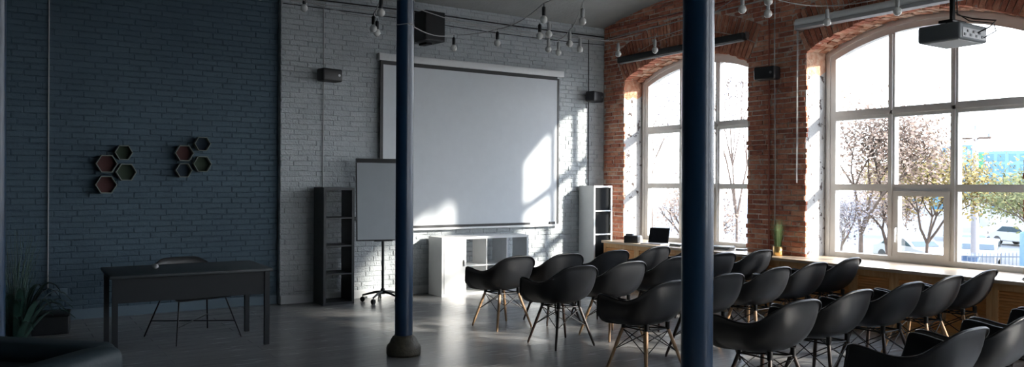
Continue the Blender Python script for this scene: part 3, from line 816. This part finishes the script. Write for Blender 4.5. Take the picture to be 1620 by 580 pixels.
festoon([(3.17, 6.63, 3.29), (2.83, 6.50, Z), (3.06, 7.21, Z), (3.18, 7.40, Z), (2.4, 7.6, 3.4), (1.5, 7.7, 3.5), (.9, 7.7, 3.62)],
        [(2.83, 6.50, 3.10), (3.06, 7.21, 3.10), (3.18, 7.40, 3.10), (2.5, 7.6, 3.30), (2.1, 7.7, 3.38), (1.6, 7.7, 3.42)], 'dim string of bulbs left of the slim column at the top')

# ------------------------------------------------------------------ things on the sill
def at_sill(name, x, y, label, cat, rz=0): return thing(name, (x, y, ZL), label, cat, rz)
t = at_sill('laptop', 8.30, 8.83, 'open dark laptop on the sill under the far window', 'laptop', math.radians(-72))
MB().rbox((-.17, -.12, 0), (.17, .12, .016), .005).box((-.15, -.02, .016), (.15, .09, .0175)).build('keyboard_base', M['silver'], t)
ln = Matrix.Translation((0, .12, .012)) @ Matrix.Rotation(math.radians(-14), 4, 'X')
MB().rbox((-.17, -.006, 0), (.17, .003, .235), .003, mtx=ln).build('lid', M['black'], t)
MB().box((-.158, -.008, .015), (.158, -.006, .222), mtx=ln).build('display', M['lcd'], t)
t = at_sill('printer', 8.27, 9.27, 'small black and white printer on the sill beside the tall white shelf', 'printer', math.radians(35))
MB().rbox((-.16, -.11, 0), (.02, .11, .11), .012).build('body', M['black'], t)
MB().rbox((.02, -.11, 0), (.17, .11, .085), .012).box((.04, -.1, .085), (.15, .08, .10)).build('tray', M['lgrey'], t)
MB().box((-.12, -.02, .11), (-.02, .09, .135)).build('lid', M['grey'], t)
def papers(x, y, n, label, rz, w=.21, d=.29):
    o = MB()
    z = 0
    for i in range(n):
        h = R(.004, .014); a = Matrix.Translation((R(-.01, .01), R(-.01, .01), z)) @ Matrix.Rotation(R(-.2, .2), 4, 'Z')
        o.box((-w/2, -d/2, 0), (w/2, d/2, h*.92), mtx=a, mi=i % 3); z += h
    p = o.build('paper_stack', [M['paper'], M['grey'], M['black']]); p.location = (x, y, ZL+.0005); p.rotation_euler = (0, 0, rz)
    tag(p, label, 'papers')
papers(8.44, 7.62, 5, 'untidy stack of papers and folders on the sill right of the blue column', .3)
papers(8.60, 7.36+.03, 3, 'thin pile of papers on the sill against the brick pier edge', .05, .16, .12)
papers(8.33, 8.36, 4, 'small dark stack of folders on the sill right of the laptop', .1, .16, .2)
papers(8.40, 3.60, 3, 'small stack of folders on the sill at the right edge', .1, .2, .24)
t = at_sill('grass_plant', 8.36, 6.62, 'tall green grass in a brass pot on the sill before the brick pier', 'plant')
MB().lathe([(.055, 0), (.06, .003), (.06, .12), (.055, .12), (.053, .105)], n=24).build('pot', M['gold'], t)
MB().lathe([(.052, .09), (.052, .10)], n=16).build('soil', M['soil'], t)
g = MB()
for i in range(240):
    a = R(0, 2*PI); r0 = R(0, .042); sp = R(.0, .13); h = R(.20, .44); b = Vector((r0*math.cos(a), r0*math.sin(a), .098)); w_ = R(.0014, .0026)
    p = [b + Vector((math.cos(a)*sp*f*f, math.sin(a)*sp*f*f, h*f)) for f in (0, .4, .75, 1)]
    n_ = Vector((-math.sin(a+.7), math.cos(a+.7), 0))*w_
    vs = []
    for k, q in enumerate(p): ww = n_*(1 - .3*k); vs += [q-ww, q+ww]
    g.add(vs, [(0, 1, 3, 2), (2, 3, 5, 4), (4, 5, 7, 6)])
tag(g.build('grass_blades', M['grass'], t), kind='stuff')

# ------------------------------------------------------------------ dark corner bottom left: potted palm, sofa, low box
t = thing('potted_palm', (.12, 7.45, 0), 'dark leafy palm with tall thin stalks beside the left column', 'plant')
MB().lathe([(.12, 0), (.13, .01), (.16, .26), (.165, .27), (.15, .27), (.145, .24)], n=24).build('pot', M['pot'], t)
MB().lathe([(.145, .22), (.145, .235)], n=16).build('soil', M['soil'], t)
g = MB()
for i in range(26):
    a = R(0, 2*PI); h = R(.25, .5); L = R(.3, .5); b = Vector((0, 0, .23)); out = Vector((math.cos(a), math.sin(a), 0)); sd = Vector((-out.y, out.x, 0))
    pts = [b + out*L*f + Vector((0, 0, h*math.sin(f*2.2)*1.1)) for f in [k/7 for k in range(8)]]
    vs = []
    for k, q in enumerate(pts): wd = .028*math.sin(PI*min(1, .12 + k/7.4)); vs += [q - sd*wd, q + Vector((0, 0, -.006)), q + sd*wd]
    fs = []
    for k in range(7): fs += [(3*k, 3*k+1, 3*k+4, 3*k+3), (3*k+1, 3*k+2, 3*k+5, 3*k+4)]
    g.add(vs, fs, 0, True)
tag(g.build('leaves', M['leafd'], t), kind='stuff')
g = MB()
for i in range(60):
    a = R(0, 2*PI); sp = R(.02, .25); h = R(.6, 1.0); b = Vector((R(-.04, .04), R(-.04, .04), .23))
    g.tube([b + Vector((math.cos(a)*sp*f*f, math.sin(a)*sp*f*f, h*f)) for f in (0, .35, .7, 1)], [.003, .003, .0025, .001], 4)
tag(g.build('stalks', M['leafd'], t), kind='stuff')

t = thing('sofa', (-.26, 5.78, 0), 'dark teal leather sofa in the bottom left corner, half outside the view', 'sofa', math.radians(-45))
# local +y points away from the camera, back rest along +y
MB().rbox((-1.6, -.75, .08), (.78, .60, .36), .05).build('base', M['sofa'], t)
MB().rbox((-1.6, .36, .36), (.70, .62, .56), .07, seg=4).build('backrest', M['sofa'], t)
MB().rbox((.56, -.75, .30), (.80, .56, .55), .08, seg=4).build('armrest', M['sofa'], t)
MB().rbox((-.55, -.74, .36), (.54, .35, .46), .045).build('seat_cushion', M['sofa'], t)
MB().rbox((-1.6, -.74, .36), (-.57, .35, .46), .045).build('seat_cushion', M['sofa'], t)
for x_ in (-1.5, .70):
    for y__ in (-.65, .5): MB().tube([(x_, y__, 0), (x_, y__, .09)], .025, 10).build('foot', M['black'], t)
t = thing('floor_box', (.46, 9.62, 0), 'low black case on the floor below the wall sockets', 'case', math.radians(-6))
MB().rbox((-.16, -.16, 0), (.18, .18, .19), .012).build('body', M['blackwood'], t)
MB().rbox((-.165, -.165, .19), (.185, .185, .215), .008).build('lid', M['black'], t)

# ------------------------------------------------------------------ outside
GZ = -2.6
struct('ground_outside', MB().box((9.3, -60, GZ-.3), (190, 160, GZ)), M['asphalt'])
ou = MB().box((30, 24, GZ), (44, 60, GZ+.04)).box((22, 4, GZ), (29, 30, GZ+.04)); struct('ground_lawn', ou, M['lawn'])

def tree(loc, h, cr, leafm, nleaf, label, name='autumn_tree', lean=(0, 0), crown=.35, ls=.10, flat=1.2, bare=False, group='trees outside the windows'):
    t = thing(name, (loc[0], loc[1], GZ), label, 'tree', group=group)
    tips = []; tr = MB()
    def grow(p, d, L, r, depth):
        q = p + d*L; m_ = (p+q)/2 + Vector((R(-.06, .06), R(-.06, .06), 0))*L
        tr.tube([p, m_, q], [r, r*.8, r*.62], 6 if depth < 3 else 4, caps=False)
        if depth >= (5 if bare else 4): tips.append(q); return
        tips.append(q) if depth > 1 else None
        for i in range(3 if depth else 4):
            a = R(0, 2*PI); sp = R(.35, .8)
            nd = (d + Vector((math.cos(a), math.sin(a), R(-.1, .35)))*sp).normalized()
            grow(q, nd, L*R(.62, .82), r*.58, depth+1)
    grow(Vector((0, 0, 0)), Vector((lean[0], lean[1], 1)).normalized(), h*crown, h*.022, 0)
    # scale crown to height
    mz = max(q.z for q in tips); mr = max(1e-3, max(math.hypot(q.x, q.y) for q in tips)); sz, sr = h/mz, cr/mr
    tr.v = [(x*sr if z > .5 else x, y*sr if z > .5 else y, z*sz) for x, y, z in tr.v]
    tr.build('trunk', M['bark'], t)
    f = MB()
    for i in range(nleaf):
        q = random.choice(tips); s = .09*h
        c = Vector((q.x*sr + random.gauss(0, s), q.y*sr + random.gauss(0, s), q.z*sz + random.gauss(0, s*.8)))
        if c.z < .3: continue
        u = Vector((R(-1, 1), R(-1, 1), R(-1, 1))).normalized(); v = u.orthogonal().normalized(); k = ls*R(.6, 1.3)
        f.add([c-u*k, c+v*k*.6, c+u*k, c-v*k*.6], [(0, 1, 2, 3)])
    if nleaf: tag(f.build('foliage', M[leafm], t), kind='stuff')
tree((27.4, 17.9), 7.1, 3.1, 'leafp', 9000, 'pinkish brown autumn tree behind the left panes of the near window', ls=.075)
tree((33.2, 18.6), 5.4, 2.6, 'leafy', 6500, 'golden leaved tree behind the middle panes of the near window', ls=.085)
tree((40.5, 24.6), 5.4, 2.4, 'leafp', 3600, 'low reddish tree further off, behind the golden tree', ls=.09)
tree((30.0, 12.4), 4.7, 3.0, 'leafg', 5200, 'olive and yellow tree behind the right pane of the near window', ls=.08)
tree((46.0, 19.3), 4.6, 3.0, 'leafg', 4200, 'low green bushy tree behind the parked cars', ls=.11)
tree((15.5, 16.6), 7.6, 1.3, 'leafs', 1700, 'sparse tree with bare twigs behind the left panes of the far window', 'bare_tree', ls=.045, bare=True)
tree((21.2, 18.5), 9.4, 1.8, 'leafs', 1500, 'leafless branching tree behind the right panes of the far window', 'bare_tree', ls=.045, bare=True)
tree((24.2, 16.7), 3.5, 1.2, 'leafs', 4200, 'mauve grey shrub low behind the left pane of the near window', 'shrub', crown=.18, ls=.05)
tree((22.6, 22.2), 4.8, 1.5, 'leafp', 3000, 'reddish shrub low behind the far window', 'shrub', crown=.2, ls=.05)

tree((30.6, 22.6), 3.8, 1.9, 'leafp', 4200, 'rusty low shrub behind the pinkish tree', 'shrub', crown=.16, ls=.06)
tree((36.4, 22.4), 4.0, 1.9, 'leafp', 4200, 'rusty low shrub under the golden tree', 'shrub', crown=.16, ls=.07)
tree((19.6, 18.9), 3.8, 1.2, 'leafp', 3000, 'small reddish bush at the right panes of the far window', 'shrub', crown=.16, ls=.05)
def car(loc, rz, m, label, L=4.3, W=1.75, Hh=1.45, van=False):
    t = thing('parked_van' if van else 'parked_car', (loc[0], loc[1], GZ), label, 'van' if van else 'car', rz)
    l = L/2
    if van: prof = [(-l, .35), (-l, 1.15), (-l+.9, 1.3), (-l+1.3, 2.0), (-l+1.35, Hh), (l, Hh), (l, .35)]
    else: prof = [(-l, .30), (-l, .72), (-l+.25, .82), (-l+1.05, .92), (-l+1.75, Hh-.04), (-l+2.2, Hh), (l-1.2, Hh-.02), (l-.45, .98), (l-.05, .92), (l, .3)]
    b = MB().prism(prof, 1, -W/2, W/2); bo = b.build('body', M[m], t)
    md = bo.modifiers.new('b', 'BEVEL'); md.width = .07; md.segments = 3
    g = MB()
    if not van:
        side = [(-l+1.2, .95), (-l+1.80, Hh-.12), (l-1.25, Hh-.12), (l-.75, .97)]
        for y in (-1, 1): g.prism(side, 1, y*(W/2+.004)-.004, y*(W/2+.004)+.004)
        for (xa, za), (xb_, zb) in (((-l+1.10, .96), (-l+1.70, Hh-.10)), ((l-.50, 1.02), (l-1.1, Hh-.08))):
            o_ = .02 * (1 if xa > 0 else -1)
            g.add([(xa+o_, -W/2+.12, za), (xa+o_, W/2-.12, za), (xb_+o_, W/2-.18, zb), (xb_+o_, -W/2+.18, zb)], [(0, 1, 2, 3)])
    else:
        g.prism([(-l+1.0, 1.35), (-l+1.4, 1.95), (-l+2.0, 1.95), (-l+2.0, 1.35)], 1, -W/2-.006, W/2+.006)
    g.build('glazing', M['carg'], t)
    for x in (-l+.8, l-.8):
        for y in (-1, 1): MB().tube([(x, y*(W/2-.18), .32), (x, y*(W/2+.01), .32)], .32, 18).build('wheel', M['tyre'], t)
    if van: MB().rbox((-l+1.9, -W/2-.02, 1.0), (l+.02, W/2+.02, Hh+.02), .05).build('tarpaulin', M['vancover'], t)
car((42.7, 21.2), math.radians(22), 'carw', 'white parked car with teal windows behind the railing, in the right pane')
car((32.6, 17.1), math.radians(22), 'card', 'dark blue parked car nearest the utility pole')
car((41.6, 24.1), math.radians(70), 'carw', 'white parked car behind the middle sash of the near window')
car((46.5, 23.6), math.radians(20), 'cart', 'teal grey parked car right of the white one')
car((63, 32.2), math.radians(15), 'carw', 'white van with slate tarpaulin parked far behind the cars', 5.6, 2.1, 3.0, True)
car((60, 26.8), math.radians(70), 'carw', 'small white car parked far off behind the olive tree')

def railing(a, b, label, h=1.5, step=.14):
    a, b = Vector((*a, GZ)), Vector((*b, GZ)); d = b-a; n = int(d.length/step); rz = math.atan2(d.y, d.x)
    t = thing('railing', a, label, 'railing', rz, 'iron railings outside'); L = d.length
    MB().box((0, -.02, .18), (L, .02, .23)).box((0, -.02, h-.18), (L, .02, h-.13)).build('rail', M['fence'], t)
    p = MB()
    for i in range(n+1): p.tube([(i*step, 0, .0), (i*step, 0, h-.04), (i*step, 0, h)], [.014, .014, .002], 4)
    tag(p.build('picket', M['fence'], t), kind='stuff')
railing((29.8, 15.2), (32.8, 13.3), 'dark iron railing in front of the cars in the right pane', 1.75)
railing((21.6, 14.9), (23.6, 18.4), 'dark iron railing by the mauve shrub in the left pane', 1.8)
t = thing('utility_pole', (38.2, 19.15, GZ), 'pale concrete utility pole standing between the parked cars', 'utility pole')
MB().tube([(0, 0, 0), (0, 0, 6.8)], [.19, .12], 12).build('pole', M['polem'], t)
MB().box((-.05, -.7, 6.35), (.05, .7, 6.45)).build('crossarm', M['bark'], t)
for y in (-.6, 0, .6): MB().tube([(0, y, 6.45 if y else 6.8), (0, y, 6.65 if y else 7.0)], .05, 8).build('insulator', M['grey'], t)
for i, (dy, dz) in enumerate(((-.6, 0), (.6, 0))):
    cable(sag((38.2, 19.15+dy, GZ+6.6), (20.5, 18.5+dy*2, 2.35 + i*.35), .5), .02, 'carw', ('lower' if i else 'upper') + ' overhead line strung from the utility pole across the trees', 'overhead_line', 'overhead line')

bt = thing('office_block', (150, 72, GZ), 'blue glass office block with a green panel, far off at the right', 'building', math.radians(26))
MB().box((0, -26, 0), (14, 5.4, 10.4)).build('facade', M['bldg'], bt)
wn = MB()
for r_ in range(5):
    for c_ in range(18): wn.box((-.08, -25.5 + c_*1.7, 1.0 + r_*1.9), (0, -24.4 + c_*1.7, 2.3 + r_*1.9))
wn.build('window_band', M['bldd'], bt)
MB().box((-.3, 1.6, 7.0), (-.05, 5.0, 10.0)).build('green_panel', M['bldgreen'], bt)
bt = thing('tower_block', (140, 74.5, GZ), 'narrow teal tower left of the blue office block', 'building', math.radians(26))
MB().box((0, -3.4, 0), (6, 3.0, 11.2)).build('facade', M['bldd'], bt)
wn = MB()
for r_ in range(6):
    for c_ in range(4): wn.box((-.08, -3.0 + c_*1.5, .9 + r_*1.7), (0, -2.1 + c_*1.5, 2.0 + r_*1.7))
wn.build('window_band', M['bldg'], bt)
bt = thing('white_house', (120, 70.2, GZ), 'low white house beside the teal tower', 'building', math.radians(26))
MB().box((0, -2.5, 0), (6, 4, 4.6)).build('wall', M['bldw'], bt)
MB().prism([(-2.9, 4.6), (4.4, 4.6), (.75, 6.2)], 0, -.3, 6.3).build('roof', M['grey'], bt)
MB().box((-.06, -1.6, 1.4), (0, -.4, 2.9)).box((-.06, 1.2, 1.4), (0, 2.4, 2.9)).build('window', M['bldd'], bt)
bt = thing('street_post', (21.5, 9.55, GZ), 'thick blue steel post at the right end of the near window', 'post')
MB().lathe([(.13, 0), (.13, 3.0), (.115, 3.04), (.03, 3.08)], n=18).build('shaft', M['post'], bt)
MB().lathe([(.2, 0), (.2, .05), (.15, .06)], n=18).build('base_plate', M['fence'], bt)

# ------------------------------------------------------------------ light
sd = bpy.data.lights.new('sun', 'SUN'); so = bpy.data.objects.new('sun', sd); col.objects.link(so)
sd.energy = 4.8; sd.angle = math.radians(2.4); sd.color = (1., .93, .84)
d = Vector((-1, 1.33, -.61)).normalized()
so.rotation_euler = d.to_track_quat('-Z', 'Y').to_euler(); so.location = (20, -8, 12)
w = bpy.data.worlds.new('sky'); sc.world = w; w.use_nodes = True; nt = w.node_tree
bg = nt.nodes['Background']
tc = nt.nodes.new('ShaderNodeTexCoord'); sp = nt.nodes.new('ShaderNodeSeparateXYZ'); rp = nt.nodes.new('ShaderNodeValToRGB')
nt.links.new(tc.outputs['Generated'], sp.inputs[0]); nt.links.new(sp.outputs['Z'], rp.inputs[0])
e = rp.color_ramp.elements; e[0].position = 0; e[0].color = (.95, .97, 1, 1); e[1].position = .7; e[1].color = (.62, .76, 1, 1)
nt.links.new(rp.outputs[0], bg.inputs[0]); bg.inputs[1].default_value = 3.5

# ------------------------------------------------------------------ camera
cd = bpy.data.cameras.new('camera'); co = bpy.data.objects.new('camera', cd); col.objects.link(co)
cd.sensor_width = 36; cd.lens = 1250/1620*36; cd.clip_end = 500; cd.clip_start = .05
m = Matrix.Translation((0, 0, 1.6)) @ Matrix.Rotation(math.radians(-33), 4, 'Z') @ Matrix.Rotation(math.radians(90-.032), 4, 'X') @ Matrix.Rotation(math.radians(.3), 4, 'Z')
co.matrix_world = m
sc.camera = co
vs_ = sc.view_settings; vs_.view_transform = 'Standard'; vs_.look = 'None'; vs_.gamma = 1; vs_.use_curve_mapping = False; vs_.exposure = 1.6
